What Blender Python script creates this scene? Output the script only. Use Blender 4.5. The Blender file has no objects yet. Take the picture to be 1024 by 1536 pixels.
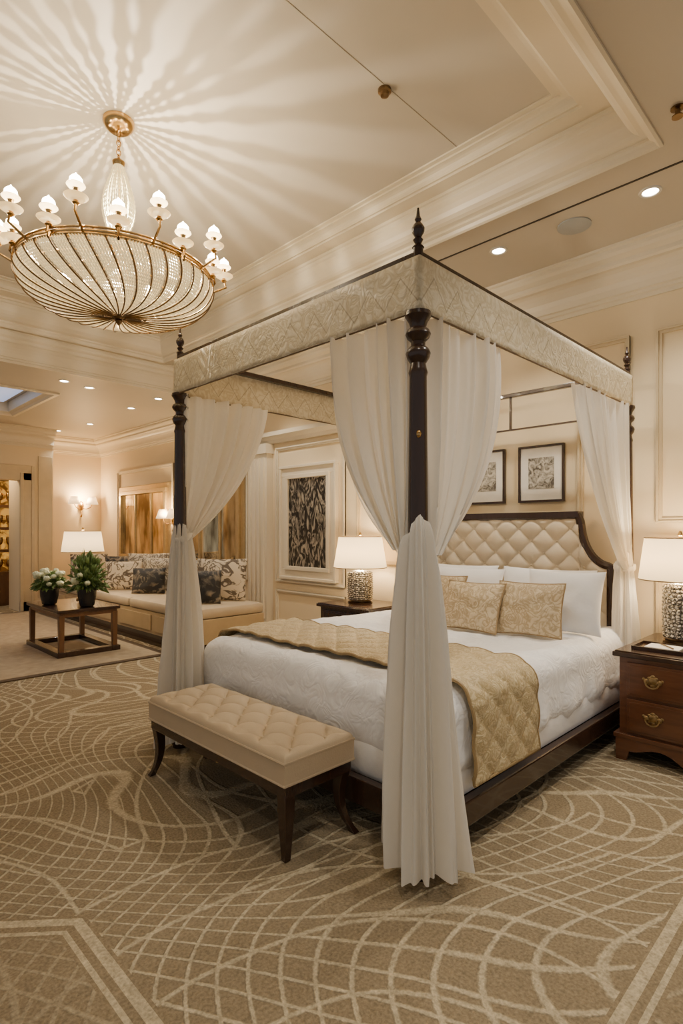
import bpy, bmesh, math, random, bisect
from mathutils import Vector, Matrix, noise
random.seed(7)
pi=math.pi
sc=bpy.context.scene
def link(o): sc.collection.objects.link(o); return o
def s2l(c):
    c=c/255.0
    return c/12.92 if c<=0.04045 else ((c+0.055)/1.055)**2.4
def C(r,g,b): return (s2l(r),s2l(g),s2l(b),1.0)
# ---------------------------------------------------------------- materials
def M(name,col,rough=0.5,metal=0.0,var=0.12,vscale=8.0,stretch=None,bump=0.0,bscale=60.0,emis=0.0,ecol=None,transl=0.0,sheen=0.0,spec=None,coat=0.0):
    m=bpy.data.materials.new(name); m.use_nodes=True
    nt=m.node_tree; N=nt.nodes; L=nt.links
    b=N['Principled BSDF']; out=N['Material Output']
    tc=N.new('ShaderNodeTexCoord'); mp=N.new('ShaderNodeMapping')
    L.new(tc.outputs['Object'],mp.inputs['Vector'])
    if stretch: mp.inputs['Scale'].default_value=stretch
    nz=N.new('ShaderNodeTexNoise'); nz.inputs['Scale'].default_value=vscale; nz.inputs['Detail'].default_value=4
    L.new(mp.outputs['Vector'],nz.inputs['Vector'])
    mx=N.new('ShaderNodeMix'); mx.data_type='RGBA'
    mx.inputs[6].default_value=tuple(max(0,c*(1-var)) for c in col[:3])+(1,)
    mx.inputs[7].default_value=tuple(min(1,c*(1+var)) for c in col[:3])+(1,)
    L.new(nz.outputs['Fac'],mx.inputs[0]); L.new(mx.outputs[2],b.inputs['Base Color'])
    b.inputs['Roughness'].default_value=rough; b.inputs['Metallic'].default_value=metal
    if sheen: b.inputs['Sheen Weight'].default_value=sheen
    if coat: b.inputs['Coat Weight'].default_value=coat
    if spec is not None: b.inputs['Specular IOR Level'].default_value=spec
    if emis:
        b.inputs['Emission Color'].default_value=ecol or col
        b.inputs['Emission Strength'].default_value=emis
    if bump:
        n2=N.new('ShaderNodeTexNoise'); n2.inputs['Scale'].default_value=bscale; n2.inputs['Detail'].default_value=3
        L.new(tc.outputs['Object'],n2.inputs['Vector'])
        bp=N.new('ShaderNodeBump'); bp.inputs['Strength'].default_value=bump; bp.inputs['Distance'].default_value=0.01
        L.new(n2.outputs['Fac'],bp.inputs['Height']); L.new(bp.outputs['Normal'],b.inputs['Normal'])
    if transl:
        tr=N.new('ShaderNodeBsdfTranslucent'); L.new(mx.outputs[2],tr.inputs['Color'])
        ms=N.new('ShaderNodeMixShader'); ms.inputs[0].default_value=transl
        L.new(b.outputs[0],ms.inputs[1]); L.new(tr.outputs[0],ms.inputs[2]); L.new(ms.outputs[0],out.inputs['Surface'])
    return m
def mnode(nt,op,a,bv=None,c=None):
    n=nt.nodes.new('ShaderNodeMath'); n.operation=op
    for i,x in enumerate((a,bv,c)):
        if x is None: continue
        if isinstance(x,(int,float)): n.inputs[i].default_value=x
        else: nt.links.new(x,n.inputs[i])
    return n.outputs[0]
def pattern_mat(name,c1,c2,kind='damask',scale=10.0,rough=0.6,metal=0.0,bump=0.4,thr=0.5,soft=0.06,emis=0.0,sheen=0.0):
    m=bpy.data.materials.new(name); m.use_nodes=True
    nt=m.node_tree; N=nt.nodes; L=nt.links; b=N['Principled BSDF']
    tc=N.new('ShaderNodeTexCoord'); src=tc.outputs['Object']
    if kind=='damask':
        t=N.new('ShaderNodeTexNoise'); t.inputs['Scale'].default_value=scale; t.inputs['Detail'].default_value=2; t.inputs['Distortion'].default_value=2.2
        a=mnode(nt,'ABSOLUTE',mnode(nt,'SUBTRACT',t.outputs['Fac'],0.5)); o=mnode(nt,'MULTIPLY',a,5.0)
    elif kind=='vor':
        t=N.new('ShaderNodeTexVoronoi'); t.feature='DISTANCE_TO_EDGE'; t.inputs['Scale'].default_value=scale; o=t.outputs['Distance']
    elif kind=='noise':
        t=N.new('ShaderNodeTexNoise'); t.inputs['Scale'].default_value=scale; t.inputs['Detail'].default_value=6; t.inputs['Distortion'].default_value=1.5; o=t.outputs['Fac']
    elif kind=='stroke':
        mp=N.new('ShaderNodeMapping'); mp.inputs['Rotation'].default_value=(0.7,0,0); mp.inputs['Scale'].default_value=(1,2.0,0.8); L.new(src,mp.inputs['Vector']); src=mp.outputs['Vector']
        t=N.new('ShaderNodeTexNoise'); t.inputs['Scale'].default_value=scale; t.inputs['Detail'].default_value=5; t.inputs['Distortion'].default_value=2.5; o=t.outputs['Fac']
    elif kind=='stripe':
        t=N.new('ShaderNodeTexWave'); t.inputs['Scale'].default_value=scale; t.inputs['Distortion'].default_value=1.5; t.inputs['Detail'].default_value=1; t.bands_direction='Z'; o=t.outputs['Fac']
    elif kind=='smear':
        mp=N.new('ShaderNodeMapping'); mp.inputs['Scale'].default_value=(1,1.4,0.5); L.new(src,mp.inputs['Vector']); src=mp.outputs['Vector']
        t=N.new('ShaderNodeTexNoise'); t.inputs['Scale'].default_value=scale; t.inputs['Detail'].default_value=3; o=t.outputs['Fac']
    L.new(src,t.inputs['Vector'])
    rp=N.new('ShaderNodeValToRGB'); rp.color_ramp.elements[0].position=max(0,thr-soft); rp.color_ramp.elements[1].position=min(1,thr+soft)
    rp.color_ramp.elements[0].color=c1; rp.color_ramp.elements[1].color=c2
    L.new(o,rp.inputs[0]); L.new(rp.outputs[0],b.inputs['Base Color'])
    b.inputs['Roughness'].default_value=rough; b.inputs['Metallic'].default_value=metal
    if sheen: b.inputs['Sheen Weight'].default_value=sheen
    if emis:
        L.new(rp.outputs[0],b.inputs['Emission Color']); b.inputs['Emission Strength'].default_value=emis
    if bump:
        bp=N.new('ShaderNodeBump'); bp.inputs['Strength'].default_value=bump; bp.inputs['Distance'].default_value=0.008
        L.new(o,bp.inputs['Height']); L.new(bp.outputs[0],b.inputs['Normal'])
    return m
def valance_mat():
    m=pattern_mat('valance_brocade',C(216,200,165),C(238,226,198),'damask',12,0.6,bump=0.3,thr=0.3,soft=0.3)
    nt=m.node_tree;N=nt.nodes;L=nt.links;b=N['Principled BSDF']
    tc=[n for n in N if n.type=='TEX_COORD'][0]; rp=[n for n in N if n.type=='VALTORGB'][0]
    sp=N.new('ShaderNodeSeparateXYZ'); L.new(tc.outputs['Object'],sp.inputs[0])
    s=mnode(nt,'ADD',sp.outputs[0],sp.outputs[1])
    tri=mnode(nt,'PINGPONG',s,0.085)
    d=mnode(nt,'ABSOLUTE',mnode(nt,'SUBTRACT',mnode(nt,'MULTIPLY',tri,1.3),mnode(nt,'SUBTRACT',sp.outputs[2],2.235)))
    ln=mnode(nt,'LESS_THAN',d,0.0045)
    mx=N.new('ShaderNodeMix'); mx.data_type='RGBA'; L.new(mnode(nt,'MULTIPLY',ln,0.5),mx.inputs[0]); L.new(rp.outputs[0],mx.inputs[6]); mx.inputs[7].default_value=C(150,128,90)
    L.new(mx.outputs[2],b.inputs['Base Color']); return m
WOOD=M('dark_wood',C(56,37,27),0.27,var=0.35,vscale=6,stretch=(6,6,0.8),coat=0.3)
WOODR=M('walnut_wood',C(100,61,38),0.25,var=0.45,vscale=5,stretch=(1,1,8),coat=0.5)
WOODM=M('mid_wood',C(112,78,50),0.35,var=0.3,vscale=5,stretch=(6,6,1))
BRASS=M('antique_brass',C(200,164,108),0.22,1.0,var=0.2,vscale=20)
AGED=M('aged_bronze',C(158,134,94),0.35,1.0,var=0.4,vscale=60)
BRONZE=M('bronze',C(128,104,74),0.28,1.0,var=0.25,vscale=30)
CURT=M('sheer_cream_fabric',C(253,248,238),0.85,var=0.02,vscale=30,bump=0.12,bscale=350,transl=0.35,sheen=0.2)
WHITE=M('white_linen',C(250,249,249),0.8,var=0.02,vscale=20,bump=0.15,bscale=30,sheen=0.2)
BEIGE=M('beige_upholstery',C(198,178,148),0.7,var=0.05,vscale=10,bump=0.1,bscale=120)
HEADF=M('headboard_fabric',C(214,199,174),0.85,var=0.04,vscale=10,bump=0.1,bscale=150,spec=0.25)
WALL=M('wall_paint',C(226,206,170),0.7,var=0.03,vscale=2,bump=0.04,bscale=200)
TRIM=M('trim_paint',C(222,209,184),0.38,var=0.03,vscale=3)
CEIL=M('ceiling_paint',C(196,186,169),0.5,var=0.04,vscale=2)
SHADE=M('lamp_shade_fabric',C(252,242,222),0.8,var=0.03,vscale=40,transl=0.6,emis=1.5,ecol=C(255,226,180))
BULB=M('lit_bulb',C(255,240,215),0.4,emis=40,ecol=C(255,230,190))
LENS=M('downlight_lens',C(255,248,235),0.4,emis=26,ecol=C(255,240,218))
CHROME=M('white_metal',C(220,216,208),0.3,0.3)
BLACKV=M('black_ceramic',C(34,34,36),0.25,var=0.2)
# ---------------------------------------------------------------- geometry accumulator
LOC={}
class G:
    def __init__(s): s.v=[]; s.f=[]
    def add(s,vs,fs):
        o=len(s.v); s.v+= [tuple(v) for v in vs]; s.f+= [tuple(i+o for i in f) for f in fs]; return s
    def box(s,x0,x1,y0,y1,z0,z1):
        vs=[(x,y,z) for z in(z0,z1) for y in(y0,y1) for x in(x0,x1)]
        return s.add(vs,[(0,2,3,1),(4,5,7,6),(0,1,5,4),(2,6,7,3),(0,4,6,2),(1,3,7,5)])
    def lathe(s,cx,cy,prof,seg=24,cap=True):
        vs=[];fs=[];n=len(prof)
        for r,z in prof:
            for k in range(seg):
                a=2*pi*k/seg; vs.append((cx+r*math.cos(a),cy+r*math.sin(a),z))
        for i in range(n-1):
            for k in range(seg):
                k2=(k+1)%seg; fs.append((i*seg+k,i*seg+k2,(i+1)*seg+k2,(i+1)*seg+k))
        if cap: fs.append(tuple(range(seg))[::-1]); fs.append(tuple((n-1)*seg+k for k in range(seg)))
        return s.add(vs,fs)
    def tube(s,pts,r,seg=8,closed=False):
        pts=[Vector(p) for p in pts]; n=len(pts)
        if not isinstance(r,(list,tuple)): r=[r]*n
        vs=[];fs=[];up=None
        for i,p in enumerate(pts):
            if closed: t=(pts[(i+1)%n]-pts[i-1])
            else: t=pts[min(i+1,n-1)]-pts[max(i-1,0)]
            t.normalize()
            if up is None:
                up=Vector((0,0,1)) if abs(t.z)<0.9 else Vector((1,0,0))
            a=t.cross(up)
            if a.length<1e-5: a=t.cross(Vector((0,1,0)))
            a.normalize(); b=a.cross(t).normalized(); up=b
            for k in range(seg):
                q=2*pi*k/seg; vs.append(p+a*math.cos(q)*r[i]+b*math.sin(q)*r[i])
        m=n if closed else n-1
        for i in range(m):
            j=(i+1)%n
            for k in range(seg):
                k2=(k+1)%seg; fs.append((i*seg+k,i*seg+k2,j*seg+k2,j*seg+k))
        if not closed: fs.append(tuple(range(seg))[::-1]); fs.append(tuple((n-1)*seg+k for k in range(seg)))
        return s.add(vs,fs)
    def sphere(s,c,r,sc3=(1,1,1),seg=12,disp=None):
        rings=seg//2+1
        vs=[];fs=[]
        for i in range(rings+1):
            th=pi*i/rings
            for k in range(seg):
                a=2*pi*k/seg
                d=Vector((math.sin(th)*math.cos(a),math.sin(th)*math.sin(a),math.cos(th)))
                rr=r*(disp(d) if disp else 1)
                vs.append((c[0]+d.x*rr*sc3[0],c[1]+d.y*rr*sc3[1],c[2]+d.z*rr*sc3[2]))
        for i in range(rings):
            for k in range(seg):
                k2=(k+1)%seg; fs.append((i*seg+k,i*seg+k2,(i+1)*seg+k2,(i+1)*seg+k))
        return s.add(vs,fs)
    def grid(s,nu,nv,fn,cu=False,cv=False):
        vs=[fn(i/(nu if cu else nu-1),j/(nv if cv else nv-1)) for j in range(nv) for i in range(nu)]
        fs=[]
        for j in range(nv if cv else nv-1):
            for i in range(nu if cu else nu-1):
                i2=(i+1)%nu;j2=(j+1)%nv
                fs.append((j*nu+i,j*nu+i2,j2*nu+i2,j2*nu+i))
        return s.add(vs,fs)
    def prism(s,poly,axis,a,b):
        n=len(poly)
        def P(p,t):
            if axis=='x': return (t,p[0],p[1])
            if axis=='y': return (p[0],t,p[1])
            return (p[0],p[1],t)
        vs=[P(p,a) for p in poly]+[P(p,b) for p in poly]
        fs=[(i,(i+1)%n,n+(i+1)%n,n+i) for i in range(n)]+[tuple(range(n))[::-1],tuple(range(n,2*n))]
        return s.add(vs,fs)
    def rbox(s,c,h,r,n=10,disp=None):
        seen={};vs=[];fs=[]
        def idx(p):
            k=(round(p[0],5),round(p[1],5),round(p[2],5))
            if k not in seen:
                seen[k]=len(vs); vs.append(p)
            return seen[k]
        for ax in range(3):
            for sg in(-1,1):
                gi=[]
                na=n if isinstance(n,int) else n[(ax+1)%3]; nb=n if isinstance(n,int) else n[(ax+2)%3]
                for j in range(nb+1):
                    row=[]
                    for i in range(na+1):
                        q=[0,0,0]; q[ax]=sg
                        q[(ax+1)%3]=math.sin((-1+2*i/na)*pi/2)*0.35+(-1+2*i/na)*0.65
                        q[(ax+2)%3]=math.sin((-1+2*j/nb)*pi/2)*0.35+(-1+2*j/nb)*0.65
                        p=Vector((q[0]*h[0],q[1]*h[1],q[2]*h[2]))
                        inn=Vector([max(-(h[k]-r),min(h[k]-r,p[k])) for k in range(3)])
                        d=(p-inn)
                        if d.length>1e-6: d.normalize()
                        w=inn+d*r
                        row.append(idx((w.x,w.y,w.z)))
                    gi.append(row)
                for j in range(nb):
                    for i in range(na):
                        f=(gi[j][i],gi[j][i+1],gi[j+1][i+1],gi[j+1][i])
                        if sg<0: f=f[::-1]
                        if len(set(f))>=3:
                            g=[]
                            for q in f:
                                if q not in g: g.append(q)
                            fs.append(tuple(g))
        out=[]
        for p in vs:
            P=Vector(p)+Vector(c)
            if disp: P=disp(P,Vector(p))
            out.append(P)
        return s.add(out,fs)
    def make(s,name,mat,parent=None,smooth=True,bevel=0.0,ang=40,solid=0.0,label=None):
        me=bpy.data.meshes.new(name)
        vs=s.v
        if parent is not None:
            L=LOC[parent.name]; vs=[(v[0]-L[0],v[1]-L[1],v[2]-L[2]) for v in vs]
        me.from_pydata(vs,[],s.f)
        bm=bmesh.new(); bm.from_mesh(me); bmesh.ops.recalc_face_normals(bm,faces=bm.faces); bm.to_mesh(me); bm.free()
        if smooth:
            me.polygons.foreach_set('use_smooth',[True]*len(me.polygons)); me.set_sharp_from_angle(angle=math.radians(ang))
        me.materials.append(mat)
        o=bpy.data.objects.new(name,me); link(o)
        if parent is not None:
            o.parent=parent; LOC[o.name]=LOC[parent.name]
        if bevel:
            b=o.modifiers.new('Bevel','BEVEL'); b.width=bevel; b.segments=2; b.limit_method='ANGLE'
        if solid:
            b=o.modifiers.new('Solid','SOLIDIFY'); b.thickness=solid; b.offset=0
        if label: o['label']=label
        return o
def tag(o,label,cat,group=None):
    o['label']=label; o['category']=cat
    if group: o['group']=group
    return o
def thing(name,label,cat,loc,group=None):
    e=bpy.data.objects.new(name,None); e.empty_display_size=0.1; link(e); e.location=loc
    LOC[e.name]=tuple(loc); return tag(e,label,cat,group)
def struct(o): o['kind']='structure'; return o
def light(kind,name,loc,energy,col=(1,0.83,0.62),size=0.05,parent=None,spot=None,blend=0.6):
    d=bpy.data.lights.new(name,kind); d.energy=energy; d.color=col
    if kind in('POINT','SPOT'): d.shadow_soft_size=size
    if kind=='SPOT': d.spot_size=math.radians(spot or 90); d.spot_blend=blend
    o=bpy.data.objects.new(name,d); link(o)
    if parent is not None:
        L=LOC[parent.name]; o.parent=parent; o.location=(loc[0]-L[0],loc[1]-L[1],loc[2]-L[2])
    else: o.location=loc
    return o
# ---------------------------------------------------------------- camera
H=1.35
cd=bpy.data.cameras.new('camera'); cam=bpy.data.objects.new('camera',cd); link(cam)
cd.sensor_fit='VERTICAL'; cd.sensor_height=36; cd.sensor_width=24; cd.lens=840/1536*36; cd.shift_y=27/1536; cd.clip_start=0.05
cam.location=(0,0,H); cam.rotation_euler=(pi/2,0,-pi/4); sc.camera=cam
# ---------------------------------------------------------------- carpet
def carpet():
    m=bpy.data.materials.new('patterned_carpet'); m.use_nodes=True
    nt=m.node_tree; N=nt.nodes; L=nt.links; b=N['Principled BSDF']
    mt=lambda *a: mnode(nt,*a)
    tc=N.new('ShaderNodeTexCoord')
    def warp(scale,amp,off,detail=0.0):
        a=N.new('ShaderNodeVectorMath'); a.operation='ADD'; L.new(tc.outputs['Object'],a.inputs[0]); a.inputs[1].default_value=off
        nz=N.new('ShaderNodeTexNoise'); nz.inputs['Scale'].default_value=scale; nz.inputs['Detail'].default_value=detail
        L.new(a.outputs[0],nz.inputs['Vector'])
        v=N.new('ShaderNodeVectorMath'); v.operation='MULTIPLY_ADD'; L.new(nz.outputs['Color'],v.inputs[0]); v.inputs[1].default_value=(amp,amp,0); L.new(tc.outputs['Object'],v.inputs[2])
        return v.outputs[0]
    jt=N.new('ShaderNodeTexNoise'); jt.inputs['Scale'].default_value=55; jt.inputs['Detail'].default_value=2; L.new(tc.outputs['Object'],jt.inputs['Vector'])
    jit=mt('MULTIPLY',mt('SUBTRACT',jt.outputs['Fac'],0.5),0.012)
    def mask(q,w0,w1):
        mr=N.new('ShaderNodeMapRange'); mr.inputs[1].default_value=w0; mr.inputs[2].default_value=w1; mr.inputs[3].default_value=1; mr.inputs[4].default_value=0
        L.new(mt('ADD',q,jit),mr.inputs[0]); return mr.outputs[0]
    wv=warp(0.75,2.4,(3.1,1.7,0)); sp0=N.new('ShaderNodeSeparateXYZ'); L.new(wv,sp0.inputs[0])
    a=mt('MULTIPLY',mt('ADD',sp0.outputs[0],sp0.outputs[1]),0.707); c=mt('MULTIPLY',mt('SUBTRACT',sp0.outputs[0],sp0.outputs[1]),0.707)
    lat=mt('MAXIMUM',mask(mt('PINGPONG',a,0.068),0.007,0.014),mask(mt('PINGPONG',c,0.068),0.007,0.014))
    wv2=warp(1.6,0.12,(0,0,0))
    def rings(off,scale,spacing,w0,w1):
        ad=N.new('ShaderNodeVectorMath'); ad.operation='ADD'; L.new(wv2,ad.inputs[0]); ad.inputs[1].default_value=off
        vo=N.new('ShaderNodeTexVoronoi'); vo.voronoi_dimensions='2D'; vo.inputs['Scale'].default_value=scale; vo.inputs['Randomness'].default_value=0.9
        L.new(ad.outputs[0],vo.inputs['Vector'])
        d=mt('DIVIDE',vo.outputs['Distance'],scale)
        return mt('MULTIPLY',mask(mt('PINGPONG',d,spacing/2),w0,w1),mt('GREATER_THAN',d,0.3))
    f1=mt('MAXIMUM',lat,rings((0.9,0.6,0),0.42,0.28,0.006,0.013))
    sp=N.new('ShaderNodeSeparateXYZ'); L.new(tc.outputs['Object'],sp.inputs[0])
    X=sp.outputs[0];Y=sp.outputs[1]
    dA=mt('SUBTRACT',0.74,X); dA2=mt('SUBTRACT',2.0,mt('ADD',mt('MULTIPLY',X,0.663),mt('MULTIPLY',Y,0.749)))
    dd=mt('MAXIMUM',mt('MINIMUM',dA,dA2),mt('SUBTRACT',0.57,Y))
    def band(a,bb): return mt('MULTIPLY',mt('GREATER_THAN',dd,a),mt('LESS_THAN',dd,bb))
    bands=mt('MAXIMUM',band(0,0.035),band(0.06,0.078))
    f=mt('MULTIPLY',f1,mt('SUBTRACT',1,band(-0.012,0.09)))
    f=mt('MULTIPLY',f,mt('SUBTRACT',1,mt('MULTIPLY',0.6,mt('GREATER_THAN',dd,0.08))))
    f=mt('MAXIMUM',f,bands)
    pile=N.new('ShaderNodeTexNoise'); pile.inputs['Scale'].default_value=95; pile.inputs['Detail'].default_value=4; L.new(tc.outputs['Object'],pile.inputs['Vector'])
    mid=N.new('ShaderNodeTexNoise'); mid.inputs['Scale'].default_value=28; mid.inputs['Detail'].default_value=2; L.new(tc.outputs['Object'],mid.inputs['Vector'])
    big=N.new('ShaderNodeTexNoise'); big.inputs['Scale'].default_value=1.7; L.new(tc.outputs['Object'],big.inputs['Vector'])
    f=mt('MULTIPLY',f,mt('ADD',0.4,mt('MULTIPLY',mid.outputs['Fac'],0.9)))
    mx=N.new('ShaderNodeMix'); mx.data_type='RGBA'; mx.inputs[6].default_value=C(144,129,104); mx.inputs[7].default_value=C(196,182,153)
    L.new(mt('MULTIPLY',f,0.95),mx.inputs[0])
    m2=N.new('ShaderNodeMix'); m2.data_type='RGBA'; m2.blend_type='MULTIPLY'; m2.inputs[0].default_value=1
    L.new(mx.outputs[2],m2.inputs[6])
    val=mt('ADD',0.05,mt('ADD',mt('MULTIPLY',pile.outputs['Fac'],1.3),mt('MULTIPLY',mt('ADD',big.outputs['Fac'],mid.outputs['Fac']),0.3)))
    cb=N.new('ShaderNodeCombineColor')
    for i in range(3): L.new(val,cb.inputs[i])
    L.new(cb.outputs[0],m2.inputs[7]); L.new(m2.outputs[2],b.inputs['Base Color'])
    b.inputs['Roughness'].default_value=0.95; b.inputs['Specular IOR Level'].default_value=0.1
    bp=N.new('ShaderNodeBump'); bp.inputs['Strength'].default_value=0.7; bp.inputs['Distance'].default_value=0.014
    L.new(mt('ADD',mt('MULTIPLY',pile.outputs['Fac'],0.6),mt('MULTIPLY',f,0.7)),bp.inputs['Height']); L.new(bp.outputs[0],b.inputs['Normal'])
    return m
struct(G().box(-3.5,4.45,-3.0,12.6,-0.1,0.0).make('floor',carpet(),smooth=False))
RUGB=M('rug_border',C(92,76,60),0.95,var=0.25,vscale=40,bump=0.4,bscale=200)
RUGC=M('rug_pile',C(165,148,122),0.95,var=0.35,vscale=12,bump=0.4,bscale=200)
rug=thing('area_rug','flat light taupe carpet with darker border under coffee table','rug',(1.0,7.8,0.0))
G().box(-1.2,2.98,5.6,10.2,0.001,0.012).make('rug_edge',RUGB,rug,smooth=False,label='dark brown border of the rug')
G().box(-1.1,2.90,5.66,10.1,0.0125,0.016).make('rug_field',RUGC,rug,smooth=False)
# ---------------------------------------------------------------- room shell
WU=4.35
struct(G().box(WU,WU+0.1,-3.0,10.9,0,3.4).make('wall_headboard',WALL,smooth=False))
struct(G().box(3.3,WU+0.1,10.9,11.0,0,3.4).make('wall_end',WALL,smooth=False))
g=G(); g.box(2.78,3.3,10.3,10.9,0,3.4); g.box(-3.5,1.85,10.3,10.42,0,3.4); g.box(1.85,2.78,10.3,10.42,2.17,3.4)
struct(g.make('wall_doorway',WALL,smooth=False))
DGOLD=pattern_mat('painted_glow_panel',C(100,60,20),C(230,165,72),'noise',4,0.4,0.3,emis=0.9)  # warm light on the shelves put into the panel's colour and emission
struct(G().box(1.2,3.2,12.3,12.4,0,3.0).make('wall_vestibule',WALL,smooth=False))
g=G()
g.box(3.214,WU,-3,6.2,3.35,3.42); g.box(-3.5,3.214,-3,0.883,3.35,3.42); g.box(-3.5,WU,6.2,6.42,3.35,3.42)
g.box(-3.5,3.3,0.6,6.4,3.66+0.003,3.72)
struct(g.make('ceiling',CEIL,smooth=False))
g=G(); zl=3.05
g.box(2.45,WU,6.42,10.9,zl,zl+0.37); g.box(-3.5,2.45,6.42,7.4,zl,zl+0.37); g.box(-3.5,2.45,9.3,10.9,zl,zl+0.37); g.box(-3.5,2.45,7.4,9.3,zl+0.16,zl+0.37)
struct(g.make('ceiling_lounge',CEIL,smooth=False))
def rectloop(name,prof,x0,x1,y0,y1,du,dv,mat):
    g=G(); vs=[];fs=[]
    for t,z in prof:
        a=t*du;b=t*dv
        vs+=[(x0+a,y0+b,z),(x1-a,y0+b,z),(x1-a,y1-b,z),(x0+a,y1-b,z)]
    for i in range(len(prof)-1):
        for k in range(4):
            k2=(k+1)%4; fs.append((i*4+k,i*4+k2,(i+1)*4+k2,(i+1)*4+k))
    g.add(vs,fs); return struct(g.make(name,mat,smooth=False))
prof=[(-0.03,3.349),(-0.03,3.335),(0,3.33),(0.03,3.34),(0.05,3.36),(0.09,3.37),(0.09,3.385),(0.12,3.39)]
for k in range(7):
    a=k/6*pi/2; prof.append((0.12+0.2*math.sin(a),3.39+0.13*(1-math.cos(a))))
prof+=[(0.34,3.53),(0.34,3.55),(0.37,3.555),(0.37,3.575),(0.66,3.575),(0.66,3.59),(0.70,3.59),(0.70,3.605)]
for k in range(5):
    a=k/4*pi/2; prof.append((0.70+0.12*(1-math.cos(a)),3.605+0.035*math.sin(a)))
prof+=[(0.85,3.64),(0.85,3.652),(0.93,3.652),(0.93,3.664)]
rectloop('trim_1',prof,-3.3,3.214,0.883,6.2,0.36,0.46,TRIM)
rectloop('trim_2',[(0,zl-0.001),(0,zl-0.02),(0.4,zl-0.025),(0.6,zl),(1,zl+0.02),(1,zl+0.158)],-3.4,2.45,7.4,9.3,0.12,0.12,TRIM)
BLUEG=M('recess_glow_panel',C(205,215,235),0.3,emis=0.7,ecol=C(190,210,255))  # blue light of the tray put into this panel's colour and emission
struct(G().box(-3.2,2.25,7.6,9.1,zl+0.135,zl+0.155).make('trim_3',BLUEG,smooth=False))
def crown(name,base,zb,zt,depth,axis,a,b,sgn):
    h=zt-zb; P=[(0,0),(0.08,0),(0.08,0.08),(0.14,0.1),(0.14,0.16),(0.2,0.18)]
    for k in range(7):
        q=k/6*pi/2; P.append((0.2+0.45*(1-math.cos(q)),0.2+0.42*math.sin(q)))
    P+=[(0.7,0.66),(0.7,0.74),(0.86,0.8),(0.92,0.86),(0.92,0.93),(1,0.95),(1,1),(0,1)]
    poly=[(base+sgn*p[0]*depth,zb+p[1]*h) for p in P]
    return struct(G().prism(poly,axis,a,b).make(name,TRIM,smooth=False))
crown('trim_4',WU,3.0,3.35,0.24,'y',-3,6.42,-1)
crown('trim_5',WU,2.74,zl,0.22,'y',6.42,10.9,-1)
crown('trim_6',10.9,2.74,zl,0.2,'x',3.3,WU,-1)
crown('trim_7',10.3,2.74,zl,0.2,'x',-3.5,3.3,-1)
crown('trim_8',6.42,3.05,3.35,0.16,'x',-3.5,WU,-1)
def panel(name,v0,v1,z0,z1,w=0.035,d=0.018,u=WU,mat=TRIM):
    g=G()
    for k,(a,b) in enumerate(((w,d),(w*0.45,d*1.7))):
        g.box(u-b,u,v0,v1,z1-a,z1); g.box(u-b,u,v0,v1,z0,z0+a); g.box(u-b,u,v0,v0+a,z0+a,z1-a); g.box(u-b,u,v1-a,v1,z0+a,z1-a)
    return struct(g.make(name,mat,smooth=False))
i=9
PANM=M('panel_moulding',C(200,181,146),0.45,var=0.03)
for v0,v1,z0,z1 in((-1.2,1.215,1.40,2.755),(1.39,1.76,1.0,2.755),(-1.2,1.215,0.2,1.2),(3.4,4.1,1.0,2.75),(4.28,5.48,0.72,2.36),(4.28,5.48,0.22,0.62)):
    panel('trim_%d'%i,v0,v1,z0,z1,mat=PANM if v0<4.2 else TRIM); i+=1
struct(G().prism([(WU,0),(WU-0.05,0),(WU-0.05,0.14),(WU-0.03,0.15),(WU-0.02,0.18),(WU,0.18)],'y',-3,5.5).make('baseboard_headboard',TRIM,smooth=False))
struct(G().box(2.78,3.3,10.26,10.3,0,0.16).make('baseboard_end',TRIM,smooth=False))
struct(G().prism([(WU,2.42),(WU-0.05,2.42),(WU-0.06,2.46),(WU-0.1,2.5),(WU-0.12,2.5),(WU-0.12,2.55),(WU,2.55)],'y',4.2,6.05).make('trim_20',TRIM,smooth=False))
g=G(); g.box(WU-0.10,WU,5.56,5.95,0,2.42)
g.box(WU-0.14,WU,5.53,5.98,0,0.2); g.box(WU-0.13,WU,5.54,5.97,2.3,2.42)
for k in range(4): g.box(WU-0.125,WU-0.1,5.60+k*0.09,5.64+k*0.09,0.25,2.25)
struct(g.make('trim_21',TRIM,smooth=False))
DARK=M('dark_slot',C(50,42,34),0.6)
struct(G().box(3.445,3.458,-2,6.2,3.346,3.351).make('trim_22',DARK,smooth=False))
struct(G().box(-2.9,2.88,1.8975,1.9005,3.661,3.664).make('trim_23',M('seam',C(168,156,138),0.6),smooth=False))
g=G(); g.box(2.78,3.0,10.26,10.3,0,2.3); g.box(1.7,3.0,10.26,10.3,2.17,2.42); g.box(3.06,3.28,10.28,10.3,0.2,2.6); g.box(1.7,1.85,10.26,10.3,0,2.17)
g.box(2.78,2.83,10.245,10.26,0,2.3); g.box(2.95,3.0,10.245,10.26,0,2.42)
struct(g.make('trim_24',M('casing_paint',C(206,186,148),0.4),smooth=False,bevel=0.008))
cab=thing('display_cabinet','dark wooden display cabinet with lit golden shelves seen through doorway','cabinet',(2.6,11.5,0))
g=G()
for x in(2.1,2.55,3.0): g.box(x,x+0.05,11.3,11.7,0,2.3)
for z in(0,0.55,0.95,1.35,1.75,2.25): g.box(2.1,3.05,11.32,11.7,z,z+0.05)
g.box(2.1,3.05,11.30,11.33,0.05,0.55)
g.make('body',WOODM,cab,smooth=False)
G().box(2.1,3.05,11.7,11.73,0,2.3).make('back_panel',DGOLD,cab,smooth=False,label='golden back panel with shelf glow painted in')
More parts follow.
